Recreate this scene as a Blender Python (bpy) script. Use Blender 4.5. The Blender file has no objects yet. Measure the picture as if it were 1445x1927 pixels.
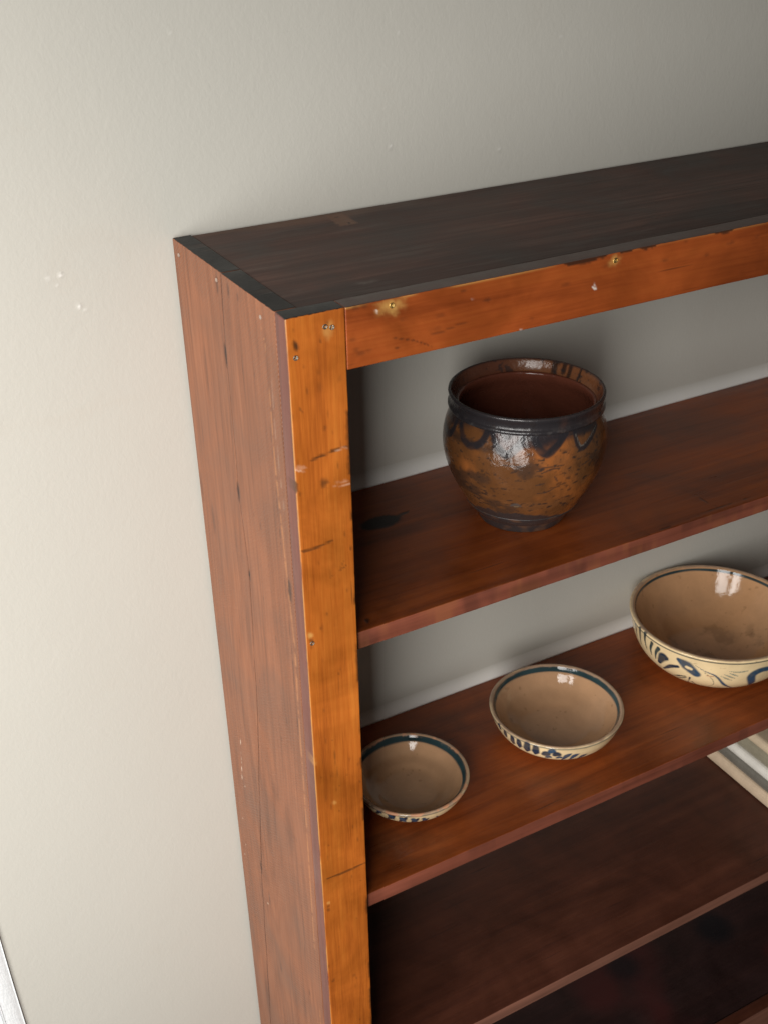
import bpy, math, random
import numpy as np
from mathutils import Euler, Vector

# ------------------------------------------------------------------ camera, world, lamps, exposure
scene = bpy.context.scene
F_PX, PW, PH = 2159.54, 1445.0, 1927.0
CAM_LOC = (-0.31392, -0.73530, 1.69183)
CAM_ROT = (1.05130468, 0.01977217, -0.50089277)
cam_data = bpy.data.cameras.new('camera')
cam_data.sensor_fit = 'VERTICAL'
cam_data.sensor_height = 24.0
cam_data.lens = 24.0 * F_PX / PH
cam_data.clip_start = 0.02
cam_data.clip_end = 100
cam_data.dof.use_dof = True
cam_data.dof.focus_distance = 1.08
cam_data.dof.aperture_fstop = 11.0
cam = bpy.data.objects.new('camera', cam_data)
cam.location = CAM_LOC
cam.rotation_euler = CAM_ROT
scene.collection.objects.link(cam)
scene.camera = cam

world = bpy.data.worlds.new('World')
scene.world = world
world.use_nodes = True
bg = world.node_tree.nodes['Background']
bg.inputs[0].default_value = (1.0, 0.95, 0.88, 1)
bg.inputs[1].default_value = 0.064


def window_lamp(name, loc, target, sx, sy, power, color, spread):
    l = bpy.data.lights.new(name, 'AREA')
    l.shape = 'RECTANGLE'
    l.size, l.size_y = sx, sy
    l.energy = power
    l.color = color
    l.spread = math.radians(spread)
    o = bpy.data.objects.new(name, l)
    o.location = loc
    d = Vector(target) - Vector(loc)
    o.rotation_euler = d.to_track_quat('-Z', 'Y').to_euler()
    scene.collection.objects.link(o)
    return o


# daylight from a two-pane window to the left of the case
window_lamp('window_light', (-1.46, -0.60, 1.40), (-0.30, 0.20, 0.86), 0.60, 1.55, 11.0, (1.0, 0.982, 0.95), 100)
window_lamp('window_light', (-1.00, -1.26, 1.40), (-0.18, 0.20, 0.86), 0.60, 1.55, 11.0, (1.0, 0.982, 0.95), 100)

vs = scene.view_settings
vs.view_transform = 'Standard'
vs.look = 'None'
vs.exposure = 0.0
vs.gamma = 1.0
scene.cycles.use_denoising = True
scene.cycles.max_bounces = 10
scene.cycles.sample_clamp_indirect = 6.0

# ------------------------------------------------------------------ dimensions (metres)
TOP, D, ST, TS, W = 1.400, 0.2434, 0.0191, 0.0178, 0.049
HR = 0.0508
Z1, Z2, Z3, Z4 = 1.0962, 0.7671, 0.4711, 0.1578
TSH = 0.0184
YS = 0.007
XR = 1.30                      # right outer side of the case
WALL_Y = 0.2475

# ------------------------------------------------------------------ pixel -> place helpers
_M = np.array(Euler(CAM_ROT, 'XYZ').to_matrix())
_C = np.array(CAM_LOC)


def ray(u, v):
    return _M @ np.array([(u - PW / 2) / F_PX, -(v - PH / 2) / F_PX, -1.0])


def on(axis, val):
    def f(u, v):
        d = ray(u, v)
        return _C + d * (val - _C[axis]) / d[axis]
    return f


def project(P):
    q = (np.asarray(P) - _C) @ _M
    return np.stack([PW / 2 + F_PX * q[..., 0] / -q[..., 2], PH / 2 - F_PX * q[..., 1] / -q[..., 2]], -1)


# ------------------------------------------------------------------ numeric noise
def vnoise(P, scale, seed=0):
    p = np.asarray(P) * scale + seed * 17.31
    i = np.floor(p).astype(np.int64)
    f = p - i
    f = f * f * (3 - 2 * f)

    def h(a):
        n = (a[:, 0] * 374761393 + a[:, 1] * 668265263 + a[:, 2] * 2147483647 + seed * 144665) & 0xFFFFFFFF
        n = ((n ^ (n >> 13)) * 1274126177) & 0xFFFFFFFF
        n = ((n ^ (n >> 16)) * 2246822519) & 0xFFFFFFFF
        return (n & 0xFFFFFF) / float(0xFFFFFF)
    r = 0
    for dx in (0, 1):
        for dy in (0, 1):
            for dz in (0, 1):
                w = (f[:, 0] if dx else 1 - f[:, 0]) * (f[:, 1] if dy else 1 - f[:, 1]) * (f[:, 2] if dz else 1 - f[:, 2])
                r = r + w * h(i + np.array([dx, dy, dz]))
    return r


def fbm(P, scale, seed=0, octs=3):
    a, s, t = 0.0, 1.0, 0.0
    for k in range(octs):
        a = a + s * vnoise(P, scale * 2 ** k, seed + k)
        t += s
        s *= 0.5
    return a / t


def sstep(a, b, x):
    t = np.clip((x - a) / (b - a), 0, 1)
    return t * t * (3 - 2 * t)


# ------------------------------------------------------------------ mesh helpers
def link(o, parent=None):
    scene.collection.objects.link(o)
    if parent is not None:
        o.parent = parent
    return o


def mesh_obj(name, V, Q, mat, parent=None, smooth=True, attrs=None, origin=None):
    """V (n,3) array, Q (m,4) int array (or list of faces)."""
    V = np.asarray(V, dtype=np.float64)
    if origin is None:
        origin = (0, 0, 0)
    me = bpy.data.meshes.new(name)
    if isinstance(Q, np.ndarray):
        n, m = len(V), len(Q)
        k = Q.shape[1]
        me.vertices.add(n)
        me.vertices.foreach_set('co', (V - np.array(origin)).astype(np.float32).ravel())
        me.loops.add(m * k)
        me.loops.foreach_set('vertex_index', Q.astype(np.int32).ravel())
        me.polygons.add(m)
        me.polygons.foreach_set('loop_start', (np.arange(m) * k).astype(np.int32))
        me.update(calc_edges=True)
    else:
        me.from_pydata([tuple(p) for p in (V - np.array(origin))], [], Q)
    me.validate()
    me.polygons.foreach_set('use_smooth', [smooth] * len(me.polygons))
    if attrs:
        for an, arr in attrs.items():
            a = me.attributes.new(an, 'FLOAT_COLOR', 'POINT')
            a.data.foreach_set('color', np.asarray(arr, dtype=np.float32).ravel())
    me.update()
    if mat is not None:
        me.materials.append(mat)
    o = bpy.data.objects.new(name, me)
    o.location = origin
    return link(o, parent)


def axis_coords(a, b, r, dense=None, step=0.002, coarse=0.03):
    """coordinates along one side of a board: bevel lines at both ends, dense where asked."""
    ends = [0.0, 0.3, 0.65, 1.0]
    c = [a + r * e for e in ends] + [b - r * e for e in ends]
    lo, hi = a + r, b - r
    if dense:
        d0, d1 = max(dense[0], lo), min(dense[1], hi)
        c += list(np.linspace(d0, d1, max(2, int((d1 - d0) / step))))
        for s, e in ((lo, d0), (d1, hi)):
            if e - s > 1e-4:
                c += list(np.linspace(s, e, max(2, int((e - s) / coarse))))
    else:
        c += list(np.linspace(lo, hi, max(2, int((hi - lo) / coarse))))
    c = np.unique(np.round(np.array(c), 6))
    return c


def board_mesh(cx, cy, cz, r, seed, wear=0.6, undul=0.00025):
    """box surface from three coordinate arrays, edges rounded by an uneven radius."""
    lo = np.array([cx[0], cy[0], cz[0]])
    hi = np.array([cx[-1], cy[-1], cz[-1]])
    Vs, Qs, Ns, off = [], [], [], 0
    ax = [cx, cy, cz]
    for k in range(3):
        i, j = (k + 1) % 3, (k + 2) % 3
        for side in (0, 1):
            A, B = np.meshgrid(ax[i], ax[j], indexing='ij')
            P = np.zeros(A.shape + (3,))
            P[..., i], P[..., j] = A, B
            P[..., k] = hi[k] if side else lo[k]
            na, nb = A.shape
            idx = np.arange(na * nb).reshape(na, nb) + off
            q = np.stack([idx[:-1, :-1], idx[1:, :-1], idx[1:, 1:], idx[:-1, 1:]], -1).reshape(-1, 4)
            if not side:
                q = q[:, ::-1]
            Vs.append(P.reshape(-1, 3))
            Qs.append(q)
            nn = np.zeros((na * nb, 3))
            nn[:, k] = 1 if side else -1
            Ns.append(nn)
            off += na * nb
    V, Q, N = np.concatenate(Vs), np.concatenate(Qs), np.concatenate(Ns)
    # weld the shared edges
    key = np.round(V * 1e6).astype(np.int64)
    _, first, inv = np.unique(key, axis=0, return_index=True, return_inverse=True)
    V = V[first]
    N = N[first]
    Q = inv.reshape(-1)[Q]
    rr = r * (1 - wear + wear * 2 * fbm(V, 60, seed, 3))[:, None]
    rr = np.minimum(rr, r * 1.0)
    q = np.clip(V, lo + rr, hi - rr)
    d = V - q
    L = np.linalg.norm(d, axis=1, keepdims=True)
    V = q + d / np.maximum(L, 1e-9) * np.minimum(rr, np.maximum(L, 1e-9))
    nn = d / np.maximum(L, 1e-9)
    V = V + nn * ((fbm(V, 14, seed + 5, 2) - 0.5) * 2 * undul)[:, None]
    return V, Q, nn


# ------------------------------------------------------------------ painting marks on boards
class Marks:
    """dark / white / pale / alternate-finish masks, painted at places on a surface."""

    def __init__(self, V, plane):
        self.V, self.plane = V, plane
        self.a = np.zeros((len(V), 4))
        self.grit = fbm(V, 350, 3, 2)

    def _put(self, ch, m):
        self.a[:, ch] = np.maximum(self.a[:, ch], np.clip(m, 0, 1))

    def spot(self, u, v, rad, ch=0, s=1.0, soft=0.5, stretch=1.0, axis=None, rough=0.5):
        p = self.plane(u, v)
        d = self.V - p
        if axis is not None:
            d = d.copy()
            d[:, axis] /= stretch
        r = np.linalg.norm(d, axis=1) * 1000 / rad
        r = r + (self.grit - 0.5) * rough
        self._put(ch, s * (1 - sstep(1 - soft, 1 + soft * 0.3, r)))

    def stroke(self, pts, w, ch=0, s=1.0, broken=0.0, seed=1, taper=True):
        P = np.array([self.plane(*p) for p in pts])
        segs = []
        for a, b in zip(P[:-1], P[1:]):
            n = max(2, int(np.linalg.norm(b - a) / 0.0006))
            segs.append(a + (b - a) * np.linspace(0, 1, n)[:, None])
        S = np.concatenate(segs)
        lo, hi = S.min(0) - 0.01, S.max(0) + 0.01
        k = np.where(np.all((self.V > lo) & (self.V < hi), axis=1))[0]
        if not len(k):
            return
        best = np.full(len(k), 9.0)
        at = np.zeros(len(k))
        for c0 in range(0, len(S), 64):
            dd = np.linalg.norm(self.V[k][:, None, :] - S[None, c0:c0 + 64], axis=2)
            j = dd.argmin(1)
            dm = dd[np.arange(len(k)), j]
            better = dm < best
            best[better] = dm[better]
            at[better] = (j[better] + c0) / len(S)
        ww = w * 0.001 * (np.clip(np.minimum(at, 1 - at) * 6, 0.25, 1) if taper else 1.0)
        m = s * (1 - sstep(0.5, 1.25, best / np.maximum(ww, 1e-5)))
        if broken:
            m = m * sstep(broken - 0.12, broken + 0.12, fbm(self.V[k], 160, seed, 2))
        full = np.zeros(len(self.V))
        full[k] = m
        self._put(ch, full)

    def field(self, ch, m):
        self._put(ch, m)


# ------------------------------------------------------------------ node helpers
class NT:
    def __init__(self, name):
        self.mat = bpy.data.materials.new(name)
        self.mat.use_nodes = True
        self.t = self.mat.node_tree
        self.bsdf = self.t.nodes['Principled BSDF']

    def n(self, typ, ins=None, **kw):
        nd = self.t.nodes.new(typ)
        for k, v in kw.items():
            setattr(nd, k, v)
        for k, v in (ins or {}).items():
            self.set(nd.inputs[k], v)
        return nd

    def set(self, sock, v):
        if isinstance(v, bpy.types.NodeSocket):
            self.t.links.new(v, sock)
        else:
            sock.default_value = v

    def math(self, op, a, b=0.0, c=0.0, clamp=False):
        nd = self.n('ShaderNodeMath', {0: a, 1: b, 2: c}, operation=op)
        nd.use_clamp = clamp
        return nd.outputs[0]

    def mix(self, f, a, b, typ='MIX'):
        nd = self.n('ShaderNodeMix', data_type='RGBA', blend_type=typ)
        self.set(nd.inputs[0], f)
        self.set(nd.inputs[6], a)
        self.set(nd.inputs[7], b)
        return nd.outputs[2]

    def ramp(self, f, stops):
        nd = self.n('ShaderNodeValToRGB', {0: f})
        cr = nd.color_ramp
        while len(cr.elements) < len(stops):
            cr.elements.new(0.5)
        for e, (p, c) in zip(cr.elements, stops):
            e.position = p
            e.color = c if len(c) == 4 else (*c, 1)
        return nd.outputs[0]

    def rng(self, f, a, b, c, d):
        nd = self.n('ShaderNodeMapRange', {0: f, 1: a, 2: b, 3: c, 4: d})
        return nd.outputs[0]

    def noise(self, vec, scale, detail=3, rough=0.55, dist=0.0):
        nd = self.n('ShaderNodeTexNoise', {'Vector': vec, 'Scale': scale, 'Detail': detail, 'Roughness': rough, 'Distortion': dist})
        return nd.outputs[0]

    def bump(self, h, strength, dist, normal=None):
        ins = {'Height': h, 'Strength': strength, 'Distance': dist}
        if normal is not None:
            ins['Normal'] = normal
        return self.n('ShaderNodeBump', ins).outputs[0]


def c4(c):
    return (c[0], c[1], c[2], 1.0)


def wood(name, axis, cols, alt, seed, rough=0.42, blotch=0.35, rings=11.0, ring_amt=0.45, saw=0.0,
         dark=(0.018, 0.010, 0.008), pale=(0.62, 0.36, 0.10), white=(0.62, 0.50, 0.42), coat=0.0, alt_rough=0.5, spec=0.45, edge=None, fibre=0.38, fscale=420):
    m = NT(name)
    tc = m.n('ShaderNodeTexCoord').outputs['Object']
    s_f = [1.0, 1.0, 1.0]
    s_f[axis] = 0.045
    s_b = [1.0, 1.0, 1.0]
    s_b[axis] = 0.11
    off = (seed * 3.7, seed * 1.9, seed * 2.3)
    vf = m.n('ShaderNodeMapping', {'Vector': tc, 'Scale': s_f, 'Location': off}).outputs[0]
    vb = m.n('ShaderNodeMapping', {'Vector': tc, 'Scale': s_b, 'Location': off}).outputs[0]
    vi = m.n('ShaderNodeMapping', {'Vector': tc, 'Location': off}).outputs[0]
    fib = m.noise(vf, fscale, 4, 0.6, 0.3)
    fib2 = m.noise(vf, 95, 3, 0.6, 0.6)
    band = m.noise(vb, 9, 2, 0.45, 0.35)
    ring = m.math('PINGPONG', m.math('MULTIPLY', band, rings), 0.5)
    ring = m.math('MULTIPLY', ring, 2.0)
    blo = m.noise(vi, 11, 4, 0.6, 0.5)
    blo2 = m.noise(vb, 5, 3, 0.6, 0.2)
    g = m.math('ADD', m.math('MULTIPLY', ring, ring_amt), m.math('MULTIPLY', fib2, 1 - ring_amt))
    g = m.math('ADD', m.math('MULTIPLY', g, 1 - fibre), m.math('MULTIPLY', fib, fibre))
    base = m.ramp(g, [(0.22, cols[0]), (0.5, cols[1]), (0.78, cols[2])])
    bl = m.rng(blo, 0.3, 0.72, 1 - blotch, 1 + blotch * 0.5)
    bl2 = m.rng(blo2, 0.3, 0.7, 1 - blotch * 0.6, 1 + blotch * 0.5)
    bb = m.math('MULTIPLY', bl, bl2)
    base = m.mix(1.0, base, m.n('ShaderNodeCombineColor', {0: bb, 1: bb, 2: bb}).outputs[0], 'MULTIPLY')
    # short dark pores and flecks
    pore = m.noise(vf, 260, 1, 0.5, 0.0)
    pm = m.rng(pore, 0.72, 0.80, 0.0, 0.55)
    base = m.mix(pm, base, c4(dark))
    at = m.n('ShaderNodeAttribute', attribute_name='marks')
    sep = m.n('ShaderNodeSeparateColor', {0: at.outputs['Color']})
    R, G, B, A = sep.outputs[0], sep.outputs[1], sep.outputs[2], at.outputs['Alpha']
    altc = m.mix(m.rng(fib2, 0.35, 0.7, 0.0, 1.0), c4([x * 0.72 for x in alt]), c4([x * 1.3 for x in alt]))
    altc = m.mix(m.rng(blo, 0.35, 0.7, 0.0, 0.5), altc, c4([x * 1.4 for x in alt]))
    if edge:
        ea = m.n('ShaderNodeAttribute', attribute_name='edge').outputs['Fac']
        base = m.mix(ea, base, m.mix(m.rng(fib2, 0.3, 0.7, 0, 1), c4([x * 0.75 for x in edge]), c4([x * 1.25 for x in edge])))
    base = m.mix(A, base, altc)
    base = m.mix(B, base, c4(pale))
    base = m.mix(R, base, c4(dark))
    base = m.mix(G, base, c4(white))
    m.set(m.bsdf.inputs['Base Color'], base)
    rg = m.rng(blo, 0.3, 0.7, rough - 0.08, rough + 0.10)
    rg = m.math('ADD', rg, m.math('MULTIPLY', m.math('SUBTRACT', fib, 0.5), 0.12))
    rg = m.math('ADD', rg, m.math('MULTIPLY', A, alt_rough - rough))
    rg = m.math('ADD', rg, m.math('MULTIPLY', G, 0.25), clamp=True)
    m.set(m.bsdf.inputs['Roughness'], rg)
    m.set(m.bsdf.inputs['Specular IOR Level'], spec)
    if coat:
        m.set(m.bsdf.inputs['Coat Weight'], coat)
        m.set(m.bsdf.inputs['Coat Roughness'], 0.22)
    h = m.math('ADD', m.math('MULTIPLY', fib, 0.5), m.math('MULTIPLY', fib2, 0.6))
    h = m.math('SUBTRACT', h, m.math('MULTIPLY', R, 0.8))
    h = m.math('SUBTRACT', h, m.math('MULTIPLY', pm, 0.5))
    nrm = m.bump(h, 0.28, 0.0012)
    if saw:
        vs_ = m.n('ShaderNodeMapping', {'Vector': tc, 'Rotation': (math.radians(35), 0, 0)}).outputs[0]
        wv = m.n('ShaderNodeTexWave', {'Vector': vs_, 'Scale': 95.0, 'Distortion': 3.0, 'Detail': 2.0}, bands_direction='Z').outputs[1]
        gate = m.rng(m.noise(vi, 6, 2), 0.42, 0.6, 0.0, 1.0)
        nrm = m.bump(m.math('MULTIPLY', m.math('MULTIPLY', wv, gate), m.math('SUBTRACT', 1.0, A)), saw, 0.0006, nrm)
    m.set(m.bsdf.inputs['Normal'], nrm)
    return m.mat


BLACK = (0.0085, 0.0078, 0.0085)
M_SIDE = wood('red_brown_side_wood', 2, [(0.14, 0.052, 0.024), (0.255, 0.097, 0.047), (0.34, 0.140, 0.070)], BLACK, 1.0, 0.44, 0.24, 20, 0.22, saw=0.6, fibre=0.60, fscale=230, spec=0.32,
              dark=(0.030, 0.016, 0.013), pale=(0.50, 0.22, 0.09), white=(0.75, 0.60, 0.48))
M_STILE = wood('amber_varnished_wood', 2, [(0.25, 0.052, 0.006), (0.47, 0.122, 0.014), (0.60, 0.185, 0.024)], BLACK, 2.0, 0.42, 0.40, 7, 0.30,
               dark=(0.07, 0.026, 0.008), pale=(0.66, 0.33, 0.09), white=(0.70, 0.42, 0.28), coat=0.08, edge=(0.135, 0.041, 0.027), fibre=0.5)
M_RAIL = wood('orange_varnished_wood', 0, [(0.20, 0.036, 0.006), (0.34, 0.070, 0.012), (0.42, 0.100, 0.017)], (0.062, 0.034, 0.028), 3.0, 0.42, 0.45, 8, 0.30,
              dark=(0.05, 0.018, 0.008), pale=(0.70, 0.42, 0.12), white=(0.80, 0.70, 0.62), coat=0.15)
M_TOP = wood('dark_stained_top_wood', 0, [(0.042, 0.020, 0.015), (0.092, 0.046, 0.036), (0.145, 0.082, 0.064)], BLACK, 4.0, 0.50, 0.65, 14, 0.25,
             dark=(0.012, 0.009, 0.009), pale=(0.15, 0.075, 0.045), white=(0.16, 0.14, 0.125), spec=0.18, fibre=0.5, fscale=240)
EDGE = (0.20, 0.058, 0.033)
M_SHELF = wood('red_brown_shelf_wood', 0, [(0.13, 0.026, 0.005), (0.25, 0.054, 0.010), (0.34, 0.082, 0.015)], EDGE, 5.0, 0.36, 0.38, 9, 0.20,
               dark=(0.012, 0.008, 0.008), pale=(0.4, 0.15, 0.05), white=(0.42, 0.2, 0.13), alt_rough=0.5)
M_LOW = wood('shaded_brown_shelf_wood', 0, [(0.055, 0.015, 0.008), (0.085, 0.024, 0.012), (0.115, 0.035, 0.017)], (0.20, 0.085, 0.055), 6.0, 0.45, 0.4, 8, 0.3,  # shelf wood darkened: shade of the lower shelves put into its colour
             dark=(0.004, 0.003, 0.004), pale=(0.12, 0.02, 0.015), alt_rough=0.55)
M_BASE = wood('deep_shaded_red_wood', 0, [(0.016, 0.006, 0.005), (0.026, 0.009, 0.008), (0.036, 0.013, 0.010)], (0.20, 0.085, 0.055), 8.0, 0.5, 0.4, 8, 0.3,  # bottom shelf, darker still, with the shade mixed into the wood colour
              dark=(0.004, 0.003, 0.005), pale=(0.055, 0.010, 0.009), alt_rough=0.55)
M_INNER = wood('dark_inner_wood', 2, [(0.07, 0.022, 0.009), (0.11, 0.035, 0.013), (0.15, 0.05, 0.018)], BLACK, 7.0, 0.5)


def plain(name, col, rough=0.5, metal=0.0, noise_scale=0, noise_amt=0.0, bump=0.0, bscale=300):
    m = NT(name)
    tc = m.n('ShaderNodeTexCoord').outputs['Object']
    if noise_scale:
        f = m.noise(tc, noise_scale, 4, 0.6)
        m.set(m.bsdf.inputs['Base Color'], m.mix(m.rng(f, 0.35, 0.65, 0, 1), c4([x * (1 - noise_amt) for x in col]), c4([min(1, x * (1 + noise_amt * 0.6)) for x in col])))
    else:
        m.set(m.bsdf.inputs['Base Color'], c4(col))
    m.set(m.bsdf.inputs['Roughness'], rough)
    m.set(m.bsdf.inputs['Metallic'], metal)
    if bump:
        m.set(m.bsdf.inputs['Normal'], m.bump(m.noise(tc, bscale, 3), bump, 0.001))
    return m.mat


# ------------------------------------------------------------------ wall and floor
def wall_material():
    m = NT('painted_plaster')
    tc = m.n('ShaderNodeTexCoord').outputs['Object']
    lum = m.noise(tc, 1.6, 3, 0.5)
    base = m.mix(m.rng(lum, 0.3, 0.7, 0, 1), c4((0.516, 0.498, 0.446)), c4((0.546, 0.528, 0.474)))
    sm = m.noise(tc, 9, 5, 0.65, 1.2)
    base = m.mix(m.rng(sm, 0.60, 0.78, 0.0, 0.22), base, c4((0.50, 0.45, 0.38)))
    at = m.n('ShaderNodeAttribute', attribute_name='marks')
    sep = m.n('ShaderNodeSeparateColor', {0: at.outputs['Color']})
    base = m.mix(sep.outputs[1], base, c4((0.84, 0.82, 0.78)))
    base = m.mix(sep.outputs[0], base, c4((0.42, 0.40, 0.36)))
    m.set(m.bsdf.inputs['Base Color'], base)
    m.set(m.bsdf.inputs['Roughness'], 0.62)
    m.set(m.bsdf.inputs['Specular IOR Level'], 0.3)
    st = m.n('ShaderNodeMapping', {'Vector': tc, 'Scale': (1.0, 1.0, 0.7)}).outputs[0]
    peel = m.noise(st, 250, 3, 0.55, 0.4)
    peel2 = m.noise(tc, 60, 2, 0.5, 0.6)
    wave = m.noise(tc, 5, 2, 0.5)
    h = m.math('ADD', m.math('MULTIPLY', peel, 0.6), m.math('MULTIPLY', peel2, 0.7))
    nrm = m.bump(h, 0.14, 0.0020)
    nrm = m.bump(wave, 0.25, 0.006, nrm)
    m.set(m.bsdf.inputs['Normal'], nrm)
    return m.mat


def structure(o):
    o['kind'] = 'structure'
    return o


# wall sheet: dense where the paint chips sit
wx = np.unique(np.round(np.concatenate([np.linspace(-2.2, -0.35, 12), np.linspace(-0.35, 0.75, 551), np.linspace(0.75, 3.2, 14)]), 5))
wz = np.unique(np.round(np.concatenate([np.linspace(-0.01, 0.5, 6), np.linspace(0.5, 1.3, 60), np.linspace(1.3, 1.62, 161), np.linspace(1.62, 2.7, 8)]), 5))
A_, B_ = np.meshgrid(wx, wz, indexing='ij')
WV = np.stack([A_, np.full_like(A_, WALL_Y), B_], -1).reshape(-1, 3)
idx = np.arange(A_.size).reshape(A_.shape)
WQ = np.stack([idx[:-1, :-1], idx[1:, :-1], idx[1:, 1:], idx[:-1, 1:]], -1).reshape(-1, 4)
mk = Marks(WV, on(1, WALL_Y))
for (u, v, r, s) in [(114, 518, 2.6, 0.9), (92, 524, 2.8, 0.35), (107, 538, 1.5, 0.45), (150, 577, 2.8, 1.0), (161, 583, 2.0, 0.8),
                     (735, 275, 2.2, 0.55), (938, 280, 2.4, 0.45), (815, 130, 2.0, 0.45), (750, 62, 1.8, 0.4), (1055, 68, 1.8, 0.3), (320, 60, 1.6, 0.3)]:
    mk.spot(u, v, r * 0.75, 1, s * 0.85, 0.6, rough=1.2)
for (u, v, r, s) in [(116, 513, 1.6, 0.5), (154, 577, 1.4, 0.7), (734, 281, 2.0, 0.5), (940, 286, 2.2, 0.5), (815, 134, 1.6, 0.4), (152, 573, 1.6, .4)]:
    mk.spot(u, v, r, 0, s, 0.7, rough=0.8)
WV = WV.copy()
WV[:, 1] -= 0.0009 * mk.a[:, 1]
M_WALL = wall_material()
structure(mesh_obj('wall', WV, WQ, M_WALL, attrs={'marks': mk.a}))

fl = mesh_obj('floor', [(-2.2, -3, 0), (3.2, -3, 0), (3.2, WALL_Y, 0), (-2.2, WALL_Y, 0)], [(0, 1, 2, 3)],
              wood('oak_floor', 0, [(0.16, 0.09, 0.05), (0.22, 0.13, 0.07), (0.28, 0.17, 0.1)], BLACK, 9.0), smooth=False)
structure(fl)

# ------------------------------------------------------------------ bookcase
case = bpy.data.objects.new('bookcase', None)
link(case)
case['label'] = 'open wooden bookcase with red brown sides, amber front frame and blackened top against the wall'
case['category'] = 'bookcase'


def board(name, bx, by, bz, mat, seed, r=0.0016, dx=None, dy=None, dz=None, step=0.002, paint=None, plane=None, alt=None, wear=0.6, notch=None, parent=None, edge_neg_x=False, shear=None):
    cx = axis_coords(bx[0], bx[1], r, dx, step)
    cy = axis_coords(by[0], by[1], r, dy, step)
    cz = axis_coords(bz[0], bz[1], r, dz, step)
    if notch:
        cx = np.unique(np.concatenate([cx, [notch[0] - 0.0002, notch[0] + 0.0002]]))
        cy = np.unique(np.concatenate([cy, [notch[1]]]))
    V, Q, N = board_mesh(cx, cy, cz, r, seed, wear)
    if shear:
        shear(V)
    m = Marks(V, plane)
    if alt:
        ax_, sg = alt
        e = sstep(0.55, 0.85, N[:, ax_] * sg + (m.grit - 0.5) * 0.5)
        m.field(3, e)
    if paint:
        paint(m, V, N)
    if notch:
        k = (V[:, 0] < notch[0]) & (V[:, 1] < notch[1])
        V[k, 1] = notch[1]
    at = {'marks': m.a}
    if edge_neg_x:
        e = sstep(0.45, 0.8, -N[:, 0] + (m.grit - 0.5) * 0.4)
        e = np.maximum(e, ((V[:, 0] < 0.003) & (V[:, 1] > 0.004)).astype(float))
        at['edge'] = np.stack([e, e, e, e * 0 + 1], 1)
    return mesh_obj(name, V, Q, mat, parent or case, attrs=at)


VIS = (0.50, TOP)


# --- left side: two boards with an open joint between them
def paint_side(m, V, N):
    S = m.stroke
    near = np.abs(V[:, 1] - seam_y(V[:, 2])) * 1000
    m.field(0, (N[:, 2] < 0.6) * (0.85 * (1 - sstep(0.4, 1.1, near)) * (0.35 + 0.45 * sstep(0.35, 0.6, fbm(V, 18, 33, 2))) + 0.28 * (1 - sstep(1, 6, near + 5 * m.grit))))
    # pale worn line beside the front edge and the darker strip ahead of it
    S([(491, 612), (500, 650), (511, 780), (521, 900), (555, 1220), (566, 1400), (578, 1560), (588, 1720), (604, 1927)], 1.6, 2, 0.5, 0.36, 3)
    S([(505, 640), (516, 780), (528, 900), (540, 1000)], 0.9, 1, 0.15, 0.45, 4)
    S([(497, 640), (507, 780), (525, 980), (549, 1220), (570, 1480)], 0.7, 0, 0.5, 0.4, 5)
    for (u, v, r, st, s) in [(425, 668, 2.6, 3.2, 0.95), (449, 925, 2.6, 3.0, 0.85), (470, 1083, 1.9, 3.0, 0.95), (492, 1632, 2.0, 4.0, 0.8), (546, 1110, 2.6, 3.4, 0.7),
                             (402, 978, 5.0, 4.5, 0.42), (380, 915, 5.0, 4.0, 0.35), (430, 545, 1.6, 3.0, 0.5), (448, 560, 1.5, 2.0, 0.45), (408, 535, 2.0, 3.5, 0.5),
                             (508, 1690, 1.6, 5.0, 0.5), (530, 1820, 1.8, 5.0, 0.4), (491, 990, 1.4, 3.0, 0.3), (545, 1560, 14.0, 3.0, 0.34), (520, 1500, 9.0, 3.2, 0.25),
                             (470, 1840, 9.0, 4.0, 0.35), (462, 1500, 6.0, 5.0, 0.2), (434, 1290, 4, 6, 0.2), (388, 700, 5, 7, 0.2), (505, 1880, 10, 4, 0.3)]:
        m.spot(u, v, r * (1.55 if r < 3 else 1.0), 0, min(1.0, s * 1.1), 0.6 if r < 3 else 0.85, st, 2, 0.5)
    # white paint flecks
    S([(452, 1381), (453, 1400), (455, 1440), (456, 1478)], 0.8, 1, 0.9, 0.5, 8)
    for (u, v) in [(470, 1410), (476, 1449), (460, 1393), (459, 1584), (461, 1607), (457, 1540), (507, 1686), (505, 1700), (495, 1867), (518, 1737), (461, 1480), (463, 1590)]:
        m.spot(u, v, 1.0, 1, 0.85, 0.6)
    for k in range(90):
        u, v = random.Random(k).uniform(380, 600), random.Random(k + 500).uniform(560, 1900)
        m.spot(u, v, random.Random(k + 900).uniform(0.5, 1.1), 0, random.Random(k).uniform(0.2, 0.5), 0.6, random.Random(k).uniform(2, 7), 2)


def paint_side_front(m, V, N):
    paint_side(m, V, N)
    for (u, v, w) in [(503, 547, 3.0)]:
        p = on(2, TOP)(u, v)
        d = np.abs(V - p) * 1000
        m.field(0, ((d[:, 0] < 2.5) & (d[:, 1] < 5.5) & (d[:, 2] < 2)).astype(float))


def paint_side_back(m, V, N):
    paint_side(m, V, N)
    p = on(2, TOP)(384, 461)
    d = np.abs(V - p) * 1000
    m.field(0, ((d[:, 0] < 2.5) & (d[:, 1] < 5.5) & (d[:, 2] < 2)).astype(float))


SEAM = 0.1315
_sp = [on(0, 0.0)(u, v) for u, v in [(416, 520), (425, 668), (435, 750), (449, 925), (470, 1083), (485, 1342), (492, 1632), (510, 1927)]]
_sz, _sy = [p[2] for p in _sp][::-1], [p[1] for p in _sp][::-1]


def seam_y(z):
    return np.interp(z, _sz, _sy) + 0.0005 * np.sin(z * 70)


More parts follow.
